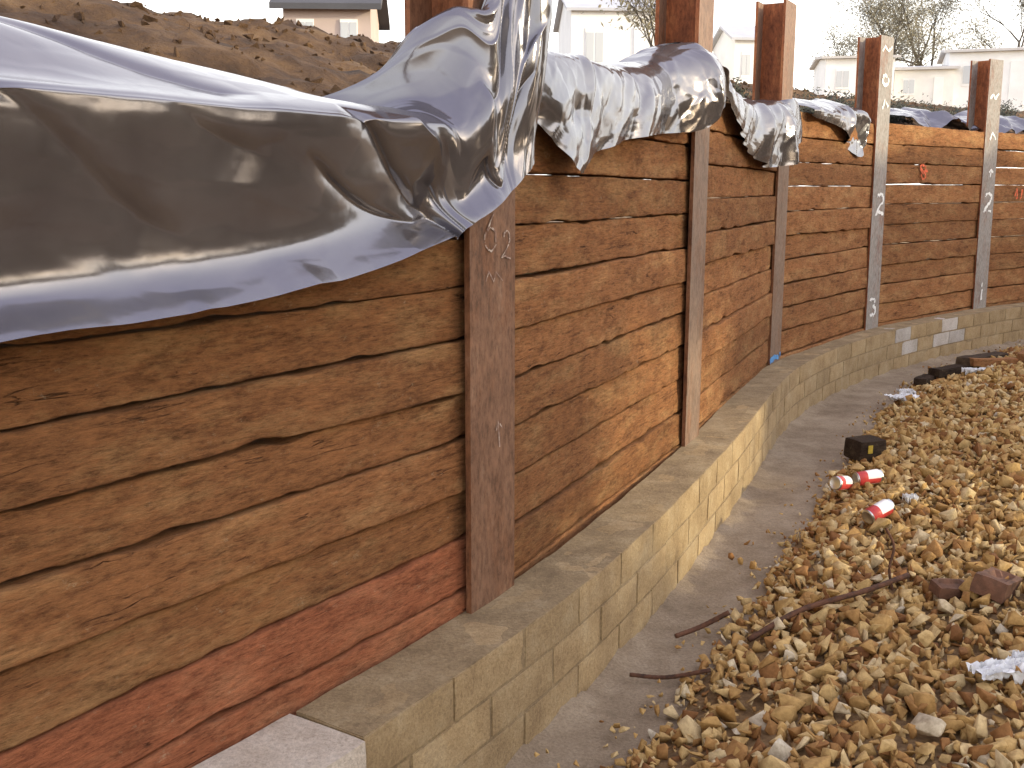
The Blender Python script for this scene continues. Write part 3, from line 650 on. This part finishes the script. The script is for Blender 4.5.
tree(19.5,56,5.2,8.5,4,"leafless tree with fine twigs behind the houses",8000)
tree(23,60,5.4,9.5,5,"large leafless tree beyond cream houses",9000)
tree(26.5,58,5.4,9,6,"leafless tree beside white house",8000)
tree(21.2,66,5.4,8.5,12,"leafless tree with fine twigs behind the houses",8000)
tree(30.5,62,5.4,8,9,"leafless hazy tree beyond the houses",5000)
def bush(s,q,r,sd):
    rnd=random.Random(sd); x,y,_=C(s,-q); z=bank_z(s,q)-.05; e=empty('shrub',(x,y,z),0,label="low dark scrubby shrub on top of the earth bank",category='shrub',group='shrubs on the bank'); V=[];F=[]
    for i in range(1800):
        d=Vector((rnd.gauss(0,1),rnd.gauss(0,1),abs(rnd.gauss(0,.7)))); d.normalize(); k=r*rnd.uniform(.4,1)*(1+.8*noise.noise(d*2.6+Vector((sd,0,0)))); c=Vector((d.x*k*1.6,d.y*k,d.z*k*.75)); sz=rnd.uniform(.010,.026)
        A_=Vector((rnd.gauss(0,1),rnd.gauss(0,1),rnd.gauss(0,1))).normalized(); B_=A_.orthogonal().normalized(); n=len(V)
        V+=[tuple(c-A_*sz),tuple(c+B_*sz*.5),tuple(c+A_*sz),tuple(c-B_*sz*.5)]; F.append((n,n+1,n+2,n+3))
    new_obj('crown',V,F,[M_bush],parent=e)
    V=[];F=[]
    for j in range(7):
        a=j*.9; n=len(V); tp=Vector((math.cos(a)*r*.9,math.sin(a)*r*.6,r*.7))
        for t,rr in ((0,.012),(1,.004)):
            V+=[tuple(tp*t+Vector((rr*math.cos(q_*math.tau/5),rr*math.sin(q_*math.tau/5),0))) for q_ in range(5)]
        F+=[(n+q_,n+(q_+1)%5,n+5+(q_+1)%5,n+5+q_) for q_ in range(5)]
    new_obj('trunk',V,F,[M_bark],parent=e)
for i,(s,q,r) in enumerate([(5.6,1.3,.18),(6.5,1.2,.18),(7.7,1.0,.24),(8.4,1.1,.28),(9.0,.9,.26),(9.7,1.2,.32),(10.3,1.0,.28),(11.0,1.0,.30),(11.9,1.3,.32)]): bush(s,q,r,i+3)

# unseen hedge added to shade the wall; its gap lets the sun patch through
M_added_hedge=simple('added_hedge_foliage',[(.3,(.20,.14,.06)),(.55,(.38,.28,.13)),(.75,(.48,.37,.19))],2,.8,0)  # tan chosen so the added hedge reflects warm in the plastic
sun_to=Vector((.94,-.33,.225)).normalized(); hd=Vector((sun_to.x,sun_to.y)).normalized(); el=sun_to.z/math.hypot(sun_to.x,sun_to.y)
HD=8.0
patch=Vector((.95,5.0)); gapc=patch+hd*HD; side=Vector((-hd.y,hd.x))
line=[P[0]-tan(0)*2]+P[0:8]; line=[Vector((p.x,p.y))+hd*HD for p in line]
for k in range(len(line)-1):
    a,b_=line[k],line[k+1]; V=[];F=[]; d=(b_-a); ln=d.length; cnt=int(ln*3.8*600)
    for i in range(cnt):
        t=random.random(); p=a+d*t; topz=3.75+.25*noise.noise(Vector((p.x*.9,p.y*.9,0)))
        z=random.uniform(0,1)**.85*topz; w_=.5*(1-.5*(z/topz)**3)
        q=p+hd*random.gauss(0,w_*.7)+side*random.gauss(0,.1)
        lat=(q-gapc).dot(side); zz=z-(.38+HD*el)
        e2=math.sqrt((lat/1.45)**2+(zz/.85)**2)+.30*noise.noise(Vector((lat*3+zz*3,zz*2,1)))
        if random.random()<.97*max(0,min(1,(1.25-e2)/.45)): continue
        s=random.uniform(.07,.13); A_=Vector((random.gauss(0,1),random.gauss(0,1),random.gauss(0,1))).normalized(); B_=A_.orthogonal().normalized(); n=len(V); c=Vector((q.x,q.y,z))
        V+=[tuple(c-A_*s),tuple(c+B_*s*.55),tuple(c+A_*s),tuple(c-B_*s*.55)]; F.append((n,n+1,n+2,n+3))
    e=empty('added_shade_hedge',(0,0,0),label="tall dense olive hedge added out of view to shade the wall",category='hedge',group='unseen hedges added to shade the wall')
    new_obj('crown',V,F,[M_added_hedge],parent=e)
    V=[];F=[]
    for j in range(3):
        c=a+d*((j+.5)/3); n=len(V)
        if abs((c-gapc).dot(side))<1.3: continue
        for z,r in ((-.1,.09),(2.0,.06),(3.4,.02)):
            V+=[(c.x+r*math.cos(q*math.tau/8),c.y+r*math.sin(q*math.tau/8),z) for q in range(8)]
        for l in range(2): F+=[(n+l*8+q,n+l*8+(q+1)%8,n+l*8+8+(q+1)%8,n+l*8+8+q) for q in range(8)]
    if V: new_obj('trunk',V,F,[M_bark],parent=e)

# ---------------------------------------------------------------- light, sky, camera
ld=bpy.data.lights.new('sun','SUN'); ld.energy=3.9; ld.angle=math.radians(1.6); ld.color=(1,.89,.62)
lo=bpy.data.objects.new('sun',ld); lo.rotation_euler=sun_to.to_track_quat('Z','Y').to_euler(); COL.objects.link(lo)
w=bpy.data.worlds.new('World'); sc.world=w; w.use_nodes=True; nt=w.node_tree; bg=nt.nodes['Background']
sk=nt.nodes.new('ShaderNodeTexSky'); sk.sky_type='NISHITA'; sk.sun_disc=False; sk.sun_elevation=math.asin(sun_to.z); sk.sun_rotation=math.atan2(sun_to.x,sun_to.y)
sk.air_density=1.0; sk.dust_density=3; sk.ozone_density=1.5
tc=nt.nodes.new('ShaderNodeTexCoord'); sx=nt.nodes.new('ShaderNodeSeparateXYZ'); nt.links.new(tc.outputs['Generated'],sx.inputs[0])
hz=ramp(nt,[(0,(1.0,.95,.87)),(.25,(.98,.95,.91)),(.45,(.80,.77,.76)),(.85,(.46,.44,.55))],sx.outputs[2])
sc_=mix(nt,1.0,hz.outputs[0],(17,17,17),'MULTIPLY')
ad=mix(nt,1.0,sk.outputs[0],sc_,'ADD')
nt.links.new(ad,bg.inputs[0]); bg.inputs[1].default_value=.13
cd=bpy.data.cameras.new('camera'); cam=bpy.data.objects.new('camera',cd); COL.objects.link(cam); sc.camera=cam
cd.sensor_width=36; cd.lens=36*1050/1024; cd.clip_end=1500; cd.clip_start=.05
cam.location=(0,0,1.65); cam.rotation_euler=(math.radians(90-10.47),0,0)
